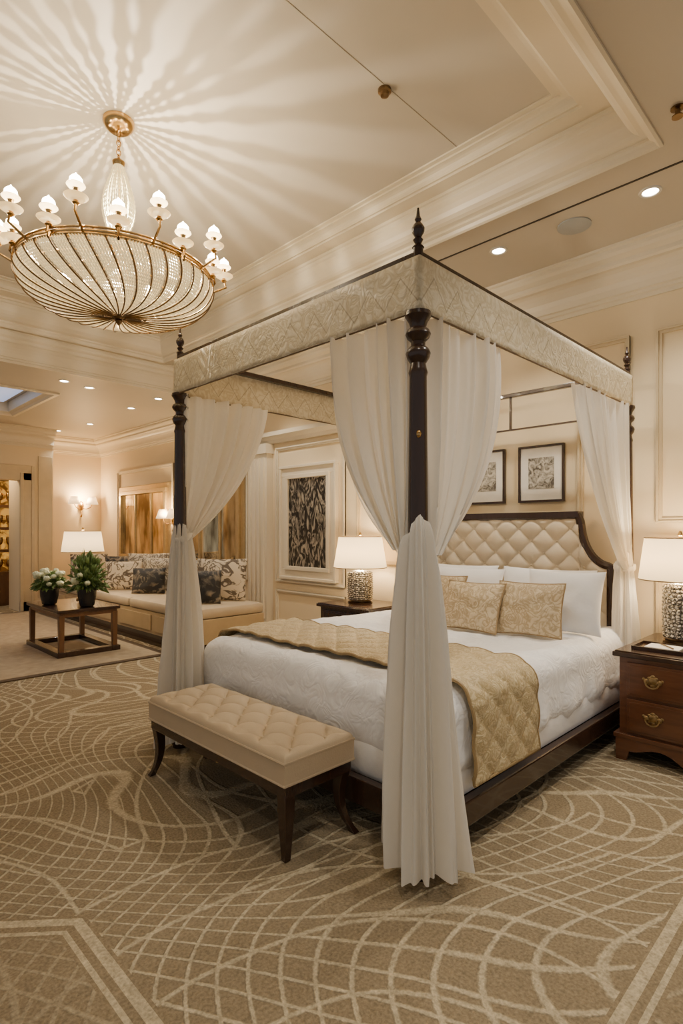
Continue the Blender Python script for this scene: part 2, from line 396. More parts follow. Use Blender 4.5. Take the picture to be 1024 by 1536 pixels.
for x in(2.66,2.80,2.92):
    for z in(0.6,1.0,1.4,1.8):
        e=thing('glass_goblet','small golden goblet standing on lit cabinet shelf','goblet',(x,11.5,z),'goblets in the display cabinet')
        G().lathe(x,11.5,[(0.03,z+0.001),(0.006,z+0.01),(0.006,z+0.08),(0.03,z+0.11),(0.038,z+0.18),(0.03,z+0.22)],10).make('bowl',BRASS,e)
light('POINT','vestibule_light',(2.3,10.9,2.5),35,size=0.1,col=(1,0.72,0.4))
# ---------------------------------------------------------------- bed frame
uN,vN,uR,vL=1.762,1.338,4.117,3.187
bed=thing('four_poster_bed','dark wooden four poster bed with tufted headboard and canopy','bed',(3.0,2.26,0))
def post(x,y):
    pr=[(0.045,0),(0.05,0.02),(0.05,0.5),(0.042,0.52),(0.05,0.55),(0.04,0.58),(0.043,0.62),(0.041,1.2),(0.034,1.95),(0.038,1.965),(0.034,1.98),(0.03,2.0),(0.043,2.02),(0.049,2.04),(0.043,2.055),(0.028,2.07),(0.028,2.085),(0.044,2.1),(0.05,2.115),(0.044,2.13),(0.03,2.14),(0.036,2.16),(0.052,2.185),(0.05,2.2),(0.024,2.21),(0.02,2.23),(0.02,2.46)]
    p=G().lathe(x,y,pr,28).make('post',WOOD,bed)
    f=[(0.024,2.455),(0.012,2.47),(0.02,2.485),(0.012,2.495),(0.024,2.515),(0.026,2.53),(0.018,2.545),(0.009,2.555),(0.014,2.565),(0.008,2.578),(0.004,2.61)]
    G().lathe(x,y,f,16).make('finial',WOOD,p)
    return p
pN=post(uN,vN)
for x,y in((uN,vL),(uR,vN),(uR,vL)): post(x,y)
G().sphere((uN-0.028,vN-0.024,1.72),0.010,(1,1,1.6),10).make('brass_stud',BRASS,pN)
t=0.02
for a in((uN,uR,vN-t,vN+t),(uN,uR,vL-t,vL+t),(uN-t,uN+t,vN,vL),(uR-t,uR+t,vN,vL)):
    G().box(a[0],a[1],a[2],a[3],2.405,2.435).make('canopy_rail',WOOD,bed,smooth=False,bevel=0.004)
VAL=valance_mat()
VALS=M('valance_piping',C(110,88,62),0.5)
def valance(p,q,n):
    p=Vector(p);q=Vector(q);n=Vector(n)
    L=(q-p).length
    def fn(a,b):
        s=a*L; w=0.003*math.sin(s*17)*b
        P=p.lerp(q,a)+n*w; return (P.x,P.y,2.41-b*0.215)
    v=G().grid(80,8,fn).make('valance',VAL,bed,solid=0.006)
    g=G(); g.tube([(p.lerp(q,k/20).x,p.lerp(q,k/20).y,2.196) for k in range(21)],0.005,6); g.make('piping',VALS,v)
e=0.026
valance((uN-e,vN-e,0),(uN-e,vL+e,0),(-1,0,0)); valance((uN-e,vN-e,0),(uR+e,vN-e,0),(0,-1,0))
valance((uN,vL+e,0),(uR,vL+e,0),(0,1,0))
G().box(uR-0.01,uR+0.01,vN,vL,2.14,2.152).make('curtain_rod',WOOD,bed,smooth=False)
G().box(uR-0.008,uR+0.008,2.20,2.216,2.15,2.41).make('rod_hanger',WOOD,bed,smooth=False)
G().box(uN,4.3,1.275,1.325,0.11,0.215).make('side_rail',WOOD,bed,smooth=False,bevel=0.008)
G().box(uN,4.3,3.2,3.25,0.11,0.215).make('side_rail',WOOD,bed,smooth=False,bevel=0.008)
G().box(1.835,1.88,1.325,3.2,0.11,0.23).make('foot_rail',WOOD,bed,smooth=False,bevel=0.008)
for x,y in((1.93,1.275),(4.25,1.30),(1.93,3.22),(4.25,3.22),):
    G().lathe(x,y,[(0.016,0.0),(0.02,0.02),(0.026,0.115)],12).make('leg',WOOD,bed)
G().box(1.87,4.25,1.33,3.19,0.12,0.20).make('slat_base',WOOD,bed,smooth=False)
vc=2.262; hw=0.80; zt=1.455
d0=0.58
def top(v):
    d=abs(v-vc)
    if d<=d0: return zt
    q=min(1,(d-d0)/(hw-d0)); a=math.acos(max(-1,1-q))
    s=min(1,(d-d0)/0.025)
    return (zt-(zt-1.425)*s) - 0.335*math.sin(a)**1.15
LT,WT=0.205,0.19
def hb(a,b):
    v=vc-hw+2*hw*a; tz=top(v); z=0.5+(tz-0.5)*b
    A=(v-vc)/LT+(z-1.455)/WT; B=(v-vc)/LT-(z-1.455)/WT
    c=(abs(math.sin(pi*A))*abs(math.sin(pi*B)))**0.42
    em=min(1,(hw-abs(v-vc))/0.05,(tz-z)/0.05)
    return (4.175-0.036*c*max(0.15,em)-0.005,v,z)
hbd=G().box(4.2,4.28,vc-hw,vc+hw,0.2,1.05)
hbd=hbd.make('headboard',WOOD,bed,smooth=False)
n=110
vs_=[vc-hw+2*hw*k/n for k in range(n+1)]
poly=[(v,top(v)) for v in vs_]
G().prism([(vc-hw,0.3)]+poly+[(vc+hw,0.3)],'x',4.185,4.26).make('backing',WOOD,hbd,smooth=False)
g=G().grid(190,130,hb)
for ia in range(-40,40):
    for ib in range(-40,40):
        v=vc+LT*(ia+ib)/2; z=1.455+WT*(ia-ib)/2
        if abs(v-vc)<hw-0.04 and 0.55<z<top(v)-0.05: g.sphere((4.165,v,z),0.010,(0.6,1,1),8)
g.make('tufted_upholstery',HEADF,hbd,ang=80,label='beige diamond tufted upholstery')
path=[(4.17,vc-hw,0.3),(4.17,vc-hw,0.7),(4.17,vc-hw,1.05)]+[(4.17,p[0],p[1]) for p in poly]+[(4.17,vc+hw,1.05),(4.17,vc+hw,0.3)]
g=G().tube(path,0.030,8)
g.box(4.14,4.24,vc-d0,vc+d0,1.445,1.488)
g.make('frame_moulding',WOOD,hbd)
# ---------------------------------------------------------------- bedding
def nzd(P,s,sd=0): return noise.noise(Vector((P.x*s+sd,P.y*s,P.z*s)))
mat_=thing('mattress','white upholstered mattress resting in dark bed frame','mattress',(3.05,2.26,0.2))
G().rbox((3.065,2.262,0.30),(1.17,0.945,0.098),0.04,(30,24,4)).make('mattress_body',WHITE,mat_)
QUILT=pattern_mat('white_quilted_cotton',C(246,245,246),C(252,252,252),'damask',7,0.75,bump=0.35,thr=0.3,soft=0.3)
def dd_(P,p):
    k=nzd(P,5,3)*0.016+nzd(P,13,9)*0.010+nzd(P,2,5)*0.015
    if P.z<0.5:
        f=(0.5-P.z)/0.2
        k2=0.012*math.sin(P.x*17+P.y*13)*f+0.006*math.sin(P.x*39)*f
        if abs(p.y)>0.7: P.y+= (0.022*f+k2)*(1 if p.y>0 else -1)
        if p.x<-0.9: P.x-= k2*0.6+0.004
    if p.z>0: P.z+=k
    else: P.y+=k*0.4*(1 if p.y>0 else -1)
    return P
duv=G().rbox((3.05,2.262,0.475),(1.155,0.945,0.195),0.11,(110,90,20),dd_).make('duvet',QUILT)
tag(duv,'white quilted duvet draped over the mattress','duvet')
GOLDQ=pattern_mat('champagne_brocade',C(180,158,114),C(210,192,152),'damask',19,0.5,bump=0.3,thr=0.3,soft=0.28,sheen=0.1)
y0,y1,zt_,r_=1.285,3.24,0.692,0.12
pp=[(y0-0.01,0.27),(y0-0.008,0.36),(y0-0.004,0.45),(y0,zt_-r_-0.02)]
for k in range(1,8):
    a=k/8*pi/2; pp.append((y0+r_*(1-math.cos(a)),zt_-r_+r_*math.sin(a)))
for k in range(41): pp.append((y0+r_+(y1-y0-2*r_)*k/40,zt_))
for k in range(1,8):
    a=k/8*pi/2; pp.append((y1-r_*(1-math.sin(a)),zt_-r_+r_*math.cos(a)))
pp+=[(y1,0.5),(y1,0.3)]
cum=[0]
for k in range(1,len(pp)): cum.append(cum[-1]+math.dist(pp[k-1],pp[k]))
def pth(s):
    s*=cum[-1]; k=max(1,min(len(pp)-1,bisect.bisect(cum,s))); t_=(s-cum[k-1])/(cum[k]-cum[k-1]); a=pp[k-1];b=pp[k]
    nx,ny=-(b[1]-a[1]),(b[0]-a[0]); l=math.hypot(nx,ny)
    return a[0]+(b[0]-a[0])*t_,a[1]+(b[1]-a[1])*t_,nx/l,ny/l
def ru(a,b):
    y,z,ny,nz=pth(b); u=2.06+0.58*a; s=b*cum[-1]
    A=u/0.17+s/0.17;B=u/0.17-s/0.17
    q=0.013*(abs(math.sin(pi*A/1))*abs(math.sin(pi*B/1)))**0.5
    q+=nzd(Vector((u,y,z)),5,3)*0.012 if z>0.6 else 0
    return (u+0.02*math.sin(b*3),y+ny*q,z+nz*q+0.003)
run=thing('bed_runner','champagne gold quilted brocade bed runner laid across the duvet','bed runner',(2.35,2.26,0.69))
G().grid(70,260,ru).make('runner_cloth',GOLDQ,run,solid=0.008,ang=80)
g=G()
g.tube([ru(0,k/120) for k in range(121)]+[ru(1,1-k/120) for k in range(121)],0.008,6,True)
g.make('piping',M('runner_piping',C(156,132,92),0.5),run)
def pillow(name,label,cat,c,w,h,t,lean,yaw,mat,group,pip=None,pin=0.07):
    e=thing(name,label,cat,c,group)
    X=Vector((0,-1,0));Yv=Vector((math.sin(lean),0,math.cos(lean)));Z=Vector((-math.cos(lean),0,math.sin(lean)))
    cc=Vector(c); R=Matrix.Rotation(yaw,3,'Z')
    sd=random.random()*50
    def pt(x,y,sg):
        k=max(0,(1-abs(x)**2.6))**0.55*max(0,(1-abs(y)**2.6))**0.55
        xx=x*w/2*(1-pin*(1-y*y)); yy=y*h/2*(1-pin*(1-x*x))
        wr=noise.noise(Vector((x*2+sd,y*2,sg)))*0.014+noise.noise(Vector((x*5+sd,y*3,sg)))*0.007
        zz=sg*t/2*k+wr*k
        return cc+R@(X*xx+Yv*(yy+h/2)+Z*zz)
    g=G(); n=26
    f=lambda a:math.sin((a*2-1)*pi/2)
    for sg in(1,-1): g.grid(n,n,lambda a,b:pt(f(a),f(b),sg))
    o=g.make('cover',mat,e,ang=180)
    bm=bmesh.new(); bm.from_mesh(o.data); bmesh.ops.remove_doubles(bm,verts=bm.verts,dist=0.0006); bmesh.ops.recalc_face_normals(bm,faces=bm.faces); bm.to_mesh(o.data); bm.free()
    if pip:
        ed=[(a/12*2-1,-1) for a in range(12)]+[(1,a/12*2-1) for a in range(12)]+[(1-a/12*2,1) for a in range(12)]+[(-1,1-a/12*2) for a in range(12)]
        G().tube([pt(x,y,0) for x,y in ed],0.006,6,True).make('piping',pip,e)
    return e
GOLDP=pattern_mat('gold_damask_cushion',C(184,161,124),C(218,200,166),'damask',12,0.5,bump=0.3,thr=0.3,soft=0.25,sheen=0.1)
PIPE=M('cushion_piping',C(165,140,102),0.5)
gw='white sleeping pillows at the headboard'; gg='gold throw pillows on the bed'
zb=0.68
pillow('pillow','plump white pillow leaning against tufted headboard','pillow',(3.93,1.86,zb),0.72,0.40,0.18,0.25,0,WHITE,gw)
pillow('pillow','plump white pillow leaning against tufted headboard','pillow',(3.93,2.62,zb),0.72,0.40,0.18,0.25,0,WHITE,gw)
pillow('pillow','white pillow propped behind gold damask cushion','pillow',(3.58,1.57,zb),0.50,0.42,0.17,0.30,0.1,WHITE,gw)
pillow('pillow','white pillow propped behind gold damask cushions','pillow',(3.66,2.40,zb),0.66,0.40,0.17,0.32,0,WHITE,gw)
pillow('throw_pillow','gold damask throw pillow leaning on white pillow','pillow',(3.34,1.68,zb),0.42,0.35,0.13,0.35,0.2,GOLDP,gg,PIPE)
pillow('throw_pillow','gold damask throw pillow leaning on white pillow','pillow',(3.24,2.06,zb),0.44,0.34,0.14,0.40,0.0,GOLDP,gg,PIPE)
pillow('throw_pillow','gold damask throw pillow leaning on white pillow','pillow',(3.40,2.46,zb),0.44,0.36,0.13,0.4,0,GOLDP,gg,PIPE)
# ---------------------------------------------------------------- curtains
def upper(g,px,py,dx,dy,nx,ny,w,ztop,ztie,folds,sd,inner=0.02,p=2.0,gr=0.14,tn=0.04):
    def fn(a,t):
        f=1-(1-gr)*t**p
        aw=a+0.25*math.sin(2*pi*a+sd)*0.12
        dist=inner+aw*w*f
        amp=(0.034*(1-0.45*t)+0.004)*(0.75+0.4*math.sin(a*9+sd))
        ph=2*pi*folds*(a+0.04*math.sin(5*a+sd))+sd+0.5*math.sin(3*t+sd)+0.9*t*a
        off=amp*math.sin(ph)+0.30*amp*math.sin(ph*2.3+1)+0.045*math.sin(pi*t)*a+tn*t*t
        dist+=0.2*amp*math.cos(ph)
        z=ztop+(ztie-ztop)*t-0.06*a*math.sin(pi*t)
        return (px+dx*dist+nx*off,py+dy*dist+ny*off,z)
    g.grid(folds*14,50,fn)
def lower(g,cx,cy,z1,z0,r0,r1,sd,ell=(1,1),nf=9,drift=(0,0),pw=0.75,peak=0.0,sm=0.07,pk=1.25*pi):
    def fn(a,t):
        th=2*pi*a; R=r0+(r1-r0)*(t**pw)
        k=(sm+0.14*t)
        ph=nf*th+sd+0.9*math.sin(1.6*t+sd)+0.5*math.sin(2*th+sd)
        ridge=1-2*abs(math.sin(ph/2))**0.8
        m=1+0.8*k*ridge+0.55*k*math.sin((nf-4)*th+sd*2+1.5*t)+0.35*k*math.sin((nf*2+1)*th+3*t)
        hem=0.012*math.sin(3*th+sd)*t
        zz=z1-peak*((1-math.cos(th-pk))/2)**0.7
        return (cx+drift[0]*t+R*m*ell[0]*math.cos(th),cy+drift[1]*t+R*m*ell[1]*math.sin(th),zz+(z0-zz)*t+hem)
    g.grid(260,60,fn,cu=True)
def curtain(label,px,py,ups,lo,tie,**kw):
    e=thing('bed_curtain',label,'curtain',(px,py,0.05),'canopy bed curtains')
    g=G()
    for u in ups: upper(g,px,py,*u)
    lower(g,*lo,**kw)
    g.make('drape',CURT,e,ang=180)
    if tie:
        zt2,r,tilt=tie; g=G()
        def tf(a,b):
            th=2*pi*a; rr=r+0.006*math.cos(2*pi*b)+0.004*math.sin(9*th)
            return (lo[0]+rr*math.cos(th),lo[1]+rr*math.sin(th),zt2+0.018*math.sin(2*pi*b)*(1+0.3*math.sin(3*th))+tilt*math.cos(th-0.4))
        g.grid(60,8,tf,cu=True,cv=True)
        g.make('tieback',CURT,e)
lb='cream sheer floor length curtain tied to bedpost '
curtain(lb+'beside bench',uN,vN,[(0,1,-1,0,0.46,2.2,1.27,6,0.3,0.03,1.6,0.13,0.025),(1,0,0,-1,0.56,2.2,1.25,7,1.3,0.03,1.6,0.11,0.025)],(uN,vN,1.41,0.055,0.052,0.140,0.5,(1.0,1.05),11,(0.02,-0.02)),None,pw=0.55,peak=0.20,sm=0.20)
curtain(lb+'near lounge',uN,vL,[(1,0,0,1,0.66,2.2,1.28,7,2.3,0.0,1.7,0.09,0.0)],(uN+0.01,vL,1.40,0.05,0.044,0.135,1.7,(1,1)),(1.31,0.056,0.02),pw=0.65,sm=0.20,peak=0.08)
curtain(lb+'beside drawer nightstand',uR,vN,[(-1,0,0,-1,0.85,2.2,1.08,9,0.9,0.02,2.0,0.09,0.02)],(uR-0.05,vN,1.20,0.05,0.055,0.115,2.9,(1,0.8)),(1.1,0.062,0.02),sm=0.18,peak=0.08)
curtain(lb+'beside dark nightstand',uR,vL,[(-1,0,0,1,0.90,2.2,1.08,9,4.1,0.02,1.8,0.08,0.02)],(uR-0.05,vL,1.20,0.05,0.055,0.115,3.3,(1,0.8)),(1.1,0.062,0.02),sm=0.18,peak=0.08)
# ---------------------------------------------------------------- bench
bx0,bx1,by0,by1=1.42,1.82,1.74,2.91
ben=thing('upholstered_bench','beige button tufted bench with dark wooden legs at foot of bed','bench',((bx0+bx1)/2,(by0+by1)/2,0))
BL,BW=0.20,0.20; yc=(by0+by1)/2;xc=(bx0+bx1)/2
def btop(a,b):
    x=bx0+(bx1-bx0)*a; y=by0+(by1-by0)*b
    e_=min(x-bx0,bx1-x,y-by0,by1-y); q=min(1,e_/0.05)
    z=0.410+0.042*math.sqrt(max(0,1-(1-q)**2))
    A=(y-yc)/BL+(x-xc)/BW;B=(y-yc)/BL-(x-xc)/BW
    c=(abs(math.sin(pi*A))*abs(math.sin(pi*B)))**0.45
    em=min(1,max(0,(e_-0.015)/0.05))
    z+=0.045*(c-0.8)*em
    return (x,y,z)
def bper(s):
    if s<0.25: return (bx0+(bx1-bx0)*s*4,by0)
    if s<0.5: return (bx1,by0+(by1-by0)*(s*4-1))
    if s<0.75: return (bx1-(bx1-bx0)*(s*4-2),by1)
    return (bx0,by1-(by1-by0)*(s*4-3))
g=G(); g.grid(100,240,btop)
g.grid(160,6,lambda a,b:(bper(a)[0],bper(a)[1],0.318+0.092*b),cu=True)
for ia in range(-8,9):
    for ib in range(-8,9):
        y=BL*(ia+ib)/2;x=BW*(ia-ib)/2
        if abs(y)<(by1-by0)/2-0.06 and abs(x)<(bx1-bx0)/2-0.06: g.sphere((xc+x,yc+y,0.421),0.012,(1,1,0.6),8)
cu=g.make('seat_cushion',BEIGE,ben,ang=60)
for z in(0.322,0.411):
    G().tube([(bx0,by0,z),(bx1,by0,z),(bx1,by1,z),(bx0,by1,z)],0.0055,6,True).make('piping',BEIGE,cu)
G().box(bx0+0.008,bx1-0.008,by0+0.008,by1-0.008,0.265,0.318).make('seat_rail',WOOD,ben,smooth=False,bevel=0.006)
def sq(g,pts,hw_):
    vs=[];fs=[]
    for (x,y,z),h_ in zip(pts,hw_):
        vs+=[(x-h_,y-h_,z),(x+h_,y-h_,z),(x+h_,y+h_,z),(x-h_,y+h_,z)]
    for i in range(len(pts)-1):
        for k in range(4):
            k2=(k+1)%4; fs.append((i*4+k,i*4+k2,(i+1)*4+k2,(i+1)*4+k))
    fs.append((3,2,1,0)); m=len(pts)-1; fs.append((m*4,m*4+1,m*4+2,m*4+3)); g.add(vs,fs)
for (x,y,sx,sy,st) in((bx0+0.035,by0+0.035,0,0,1),(bx0+0.035,by1-0.035,-0.3,1,0),(bx1-0.035,by0+0.035,0.6,-1,0),(bx1-0.035,by1-0.035,0,1,0)):
    g=G()
    if st: sq(g,[(x,y,0.28),(x,y,0.2),(x,y,0)],[0.027,0.026,0.014])
    else:
        P=[];W=[]
        for k in range(11):
            t=k/10; o=0.02*math.sin(t*pi)*-1+0.045*t**3
            P.append((x+sx*o,y+sy*o,0.28*(1-t))); W.append(0.026-0.014*t+(0.005 if t>0.9 else 0))
        sq(g,P,W)
    g.make('leg',WOOD,ben,bevel=0.003)
# ---------------------------------------------------------------- nightstands
def nightstand(label,x0,x1,y0,y1,h,wood,rich):
    e=thing('nightstand',label,'nightstand',((x0+x1)/2,(y0+y1)/2,0),'bedside nightstands')
    G().box(x0+0.015,x1,y0+0.015,y1-0.015,0.13,h-0.03).make('body',wood,e,smooth=False,bevel=0.005)
    t=G().box(x0-0.015,x1,y0-0.015,y1+0.015,h-0.035,h-0.008)
    t.box(x0-0.005,x1,y0-0.005,y1+0.005,h-0.008,h); t=t.make('top',WOOD,e,smooth=False,bevel=0.005,label='dark polished top')
    nd=2; zz0=0.16; zz1=h-0.055; dh=(zz1-zz0)/nd
    for k in range(nd):
        a=zz0+k*dh+0.008;b=zz0+(k+1)*dh-0.008
        g=G(); g.box(x0,x0+0.03,y0+0.06,y1-0.06,a,b); g.box(x0-0.006,x0,y0+0.075,y1-0.075,a+0.015,b-0.015)
        d=g.make('drawer',wood,e,smooth=False,bevel=0.004)
        ys=[(y0+y1)/2-(y1-y0)*0.24,(y0+y1)/2+(y1-y0)*0.24] if rich else [(y0+y1)/2]
        for y in ys:
            z=(a+b)/2; g=G()
            for q in(-1,1): g.sphere((x0-0.010,y+q*0.034,z+0.008),0.014,(0.5,1,1.1),10); g.sphere((x0-0.008,y+q*0.02,z+0.0),0.014,(0.3,1,1),10); g.sphere((x0-0.008,y+q*0.048,z+0.018),0.009,(0.3,1,1),8); g.sphere((x0-0.008,y+q*0.018,z+0.026),0.011,(0.3,1,1),8)
            g.sphere((x0-0.008,y,z+0.012),0.024,(0.3,1,1),10); g.sphere((x0-0.008,y,z+0.036),0.012,(0.4,1.2,1),8); g.sphere((x0-0.008,y,z-0.014),0.014,(0.4,1.0,1),8)
            g.tube([(x0-0.018-0.01*math.sin(pi*i/12),y-0.036*math.cos(pi*i/12),z+0.006-0.032*math.sin(pi*i/12)) for i in range(13)],0.005,6)
            g.make('handle',AGED,d)
    P=[(y0,0.14),(y0,0.0),(y0+0.06,0.0)]
    for k in range(21):
        t_=k/20; y=y0+0.075+(y1-y0-0.15)*t_
        z=0.075-0.018*math.cos(t_*2*pi*2)-0.03*math.exp(-((t_-0.5)/0.1)**2)
        P.append((y,z))
    P+=[(y1-0.06,0.0),(y1,0.0),(y1,0.14)]
    g=G(); g.prism(P,'x',x0-0.006,x0+0.03)
    for y in(y0,y1-0.03):
        g.prism([(x0,0.14),(x0,0),(x0+0.07,0),(x0+0.1,0.07),(x1-0.1,0.07),(x1-0.07,0),(x1,0),(x1,0.14)],'y',y,y+0.03)
    g.box(x0-0.012,x1,y0-0.01,y1+0.01,0.13,0.155)
    g.make('bracket_base',wood,e,smooth=False,bevel=0.003)
    return e
nightstand('walnut nightstand with two drawers and aged brass bail handles',3.5,4.28,0.42,1.20,0.64,WOODR,True)
nightstand('dark wooden nightstand with drawers beside the bed',3.72,4.28,3.38,4.04,0.64,WOOD,False)
# ---------------------------------------------------------------- table lamps
BEAD=pattern_mat('silver_mosaic_beads',C(92,86,76),C(222,216,204),'vor',42,0.22,0.75,bump=0.8,thr=0.12,soft=0.1)
STR=M('shade_trim_ribbon',C(120,98,70),0.5)
def lamp(label,x,y,z0,rb,hb_,rt,rbt,zsb,zst,power,simple=False):
    e=thing('table_lamp',label,'lamp',(x,y,z0),'table lamps')
    G().lathe(x,y,[(rb*0.9,z0),(rb*0.95,z0+0.012),(rb*0.8,z0+0.02),(rb*0.8,z0+0.03)],32).make('foot',BRONZE,e)
    if simple:
        G().lathe(x,y,[(0.03,z0+0.03),(0.06,z0+0.12),(0.05,z0+0.25),(0.02,z0+0.35),(0.02,z0+hb_)],20).make('base',BRASS,e)
    else:
        nr=14;na=20
        def fn(a,b):
            r=rb*(0.88+0.04*math.sin(pi*min(1,max(0,b))))*(1+0.08*abs(math.sin(a*pi*na))*abs(math.sin(b*pi*nr)))
            return (x+r*math.cos(2*pi*a),y+r*math.sin(2*pi*a),z0+0.03+(hb_-0.05)*b)
        g=G(); g.grid(na*6,nr*6,fn,cu=True); g.lathe(x,y,[(rb*0.88,z0+hb_-0.02),(rb*0.5,z0+hb_-0.005),(0.02,z0+hb_)],24)
        g.make('base',BEAD,e,ang=180,label='silver beaded mosaic drum base')
    G().lathe(x,y,[(0.012,z0+hb_-0.01),(0.012,zst+0.01),(0.018,zst+0.015),(0.006,zst+0.045)],12).make('stem',BRASS,e)
    g=G(); g.lathe(x,y,[(rbt,zsb),(rt,zst)],48,cap=False)
    s=g.make('shade',SHADE,e,solid=0.004,ang=180)
    for r,z in((rbt,zsb),(rt,zst)):
        G().tube([(x+(r+0.001)*math.cos(2*pi*k/48),y+(r+0.001)*math.sin(2*pi*k/48),z) for k in range(48)],0.004,6,True).make('trim',STR,s)
    G().sphere((x,y,(zsb+zst)/2-0.02),0.03,(1,1,1.3),12).make('bulb',BULB,e)
    light('POINT','lamp_light',(x,y,(zsb+zst)/2+0.07),power,size=0.05,parent=e,col=(1,0.77,0.48))
    light('POINT','lamp_light',(x,y,zsb+0.03),power*0.6,size=0.05,parent=e,col=(1,0.77,0.48))
lamp('table lamp with cream drum shade and beaded base on walnut nightstand',4.02,0.99,0.64,0.105,0.38,0.20,0.235,1.035,1.30,18)
lamp('table lamp with cream drum shade and beaded base on dark nightstand',4.02,3.76,0.64,0.13,0.32,0.21,0.26,0.985,1.285,24)
lamp('table lamp with white shade and slim brass stem on coffee table',2.56,6.95,0.512,0.08,0.56,0.20,0.235,1.09,1.335,17,True)
tr=thing('tray','small dark tray on walnut nightstand','tray',(3.68,1.0,0.64))
g=G(); g.box(3.58,3.80,0.86,1.14,0.641,0.648)
for a in((3.58,3.586,0.86,1.14),(3.794,3.80,0.86,1.14),(3.58,3.80,0.86,0.866),(3.58,3.80,1.134,1.14)): g.box(*a,0.648,0.662)
g.make('tray_body',WOOD,tr,smooth=False)
np_=thing('notepad','white notepad lying on dark tray','notepad',(3.69,0.99,0.65))
G().box(3.62,3.76,0.90,1.08,0.649,0.660).make('pages',M('paper',C(235,230,220),0.7),np_,smooth=False)
G().tube([(3.63,0.93,0.666),(3.75,1.03,0.666)],0.004,8).make('pen',BRONZE,np_)
# ---------------------------------------------------------------- pictures above bed
PRINT=pattern_mat('engraving_print',C(85,78,68),C(205,198,182),'noise',18,0.6,bump=0,thr=0.5,soft=0.12)
MATB=M('mat_board',C(236,231,220),0.8)
for v0,v1 in((1.865,2.25),(2.375,2.755)):
    zc0,zc1=1.575,2.035
    e=thing('framed_picture','dark framed engraving with white mat hanging above headboard','picture',(WU-0.02,(v0+v1)/2,zc0),'engravings above the bed')
    g=G(); w=0.018
    g.box(WU-0.03,WU-0.002,v0,v1,zc0,zc0+w); g.box(WU-0.03,WU-0.002,v0,v1,zc1-w,zc1); g.box(WU-0.03,WU-0.002,v0,v0+w,zc0+w,zc1-w); g.box(WU-0.03,WU-0.002,v1-w,v1,zc0+w,zc1-w)
    g.make('frame',WOOD,e,smooth=False,bevel=0.002)
    G().box(WU-0.015,WU-0.004,v0+w,v1-w,zc0+w,zc1-w).make('mat_board',MATB,e,smooth=False)
    G().box(WU-0.018,WU-0.014,v0+0.085,v1-0.085,zc0+0.11,zc1-0.10).make('print',PRINT,e,smooth=False)
ART=pattern_mat('charcoal_silver_relief',C(38,34,30),C(176,165,146),'stroke',7,0.4,0.3,bump=0.8,thr=0.55,soft=0.08)
v0,v1,zc0,zc1=4.55,5.22,0.92,1.96
e=thing('wall_art','charcoal and silver abstract relief in layered cream frame','artwork',(WU-0.03,(v0+v1)/2,zc0))
g=G()
for k,(w,o,d) in enumerate(((0.05,0.0,0.055),(0.10,0.13,0.035),(0.035,0.16,0.06))):
    q=0.05 if k==0 else 0
    a0,a1,b0,b1=v0-o-q,v1+o+q,zc0-o-q,zc1+o+q
    g.box(WU-d,WU-0.001,a0,a1,b0,b0+w); g.box(WU-d,WU-0.001,a0,a1,b1-w,b1); g.box(WU-d,WU-0.001,a0,a0+w,b0+w,b1-w); g.box(WU-d,WU-0.001,a1-w,a1,b0+w,b1-w)
g.make('frame',TRIM,e,smooth=False,bevel=0.006)
G().box(WU-0.03,WU-0.002,v0,v1,zc0,zc1).make('canvas',ART,e,smooth=False)
# ---------------------------------------------------------------- gold mirrors above seat
MIR=pattern_mat('gold_glass_painted_reflections',C(118,98,66),C(226,204,160),'smear',3.0,0.05,1.0,bump=0.03,thr=0.5,soft=0.12,emis=0.05)  # smeared tones and faint emission painted in as warm room reflections
FRM=M('champagne_frame',C(190,166,122),0.3,0.6,var=0.15,vscale=20)
for v0,v1 in((6.2,7.75),(8.2,9.9)):
    e=thing('wall_mirror','gold mirror with painted reflections in champagne moulded frame above window seat','mirror',(WU-0.02,(v0+v1)/2,0.86),'gold mirrors')
    g=G()
    for (w,o,d) in((0.07,0,0.08),(0.10,0.08,0.04)):
        a0,a1,b0,b1=v0-o,v1+o,0.86-o,2.03+o
        g.box(WU-d,WU-0.001,a0,a1,b0,b0+w); g.box(WU-d,WU-0.001,a0,a1,b1-w,b1); g.box(WU-d,WU-0.001,a0,a0+w,b0+w,b1-w); g.box(WU-d,WU-0.001,a1-w,a1,b0+w,b1-w)
    for fz in(0.33,0.67):
        q=v0+(v1-v0)*fz; g.box(WU-0.05,WU-0.001,q-0.02,q+0.02,0.9,2.0)
    g.make('frame',FRM,e,smooth=False,bevel=0.006)
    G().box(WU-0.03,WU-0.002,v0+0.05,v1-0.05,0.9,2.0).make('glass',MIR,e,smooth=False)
panel('trim_25',6.06,7.92,0.70,2.40,0.05,0.025); panel('trim_26',8.04,10.08,0.70,2.40,0.05,0.025)
ws=thing('window_seat','long built-in cream upholstered bench seat with dark plinth','bench',(3.45,7.4,0))
G().box(3.08,3.9,5.2,9.9,0.0,0.14).make('plinth',WOOD,ws,smooth=False,label='dark wooden plinth')
g=G(); g.box(3.05,3.92,5.18,9.92,0.14,0.40)
for k in range(5): g.box(3.035,3.05,5.25+k*0.93,6.1+k*0.93,0.18,0.36)
g.make('base',M('seat_base_paint',C(180,158,122),0.45),ws,smooth=False,bevel=0.004)
SEATF=M('seat_fabric',C(190,172,144),0.7,bump=0.1)
for k in range(3): G().rbox((3.48,5.97+k*1.58,0.46),(0.45,0.785,0.062),0.04,(12,20,4)).make('seat_cushion',SEATF,ws)
ZEB=pattern_mat('striped_cushion',C(96,82,66),C(200,184,158),'damask',5,0.7,bump=0.1,thr=0.22,soft=0.08)
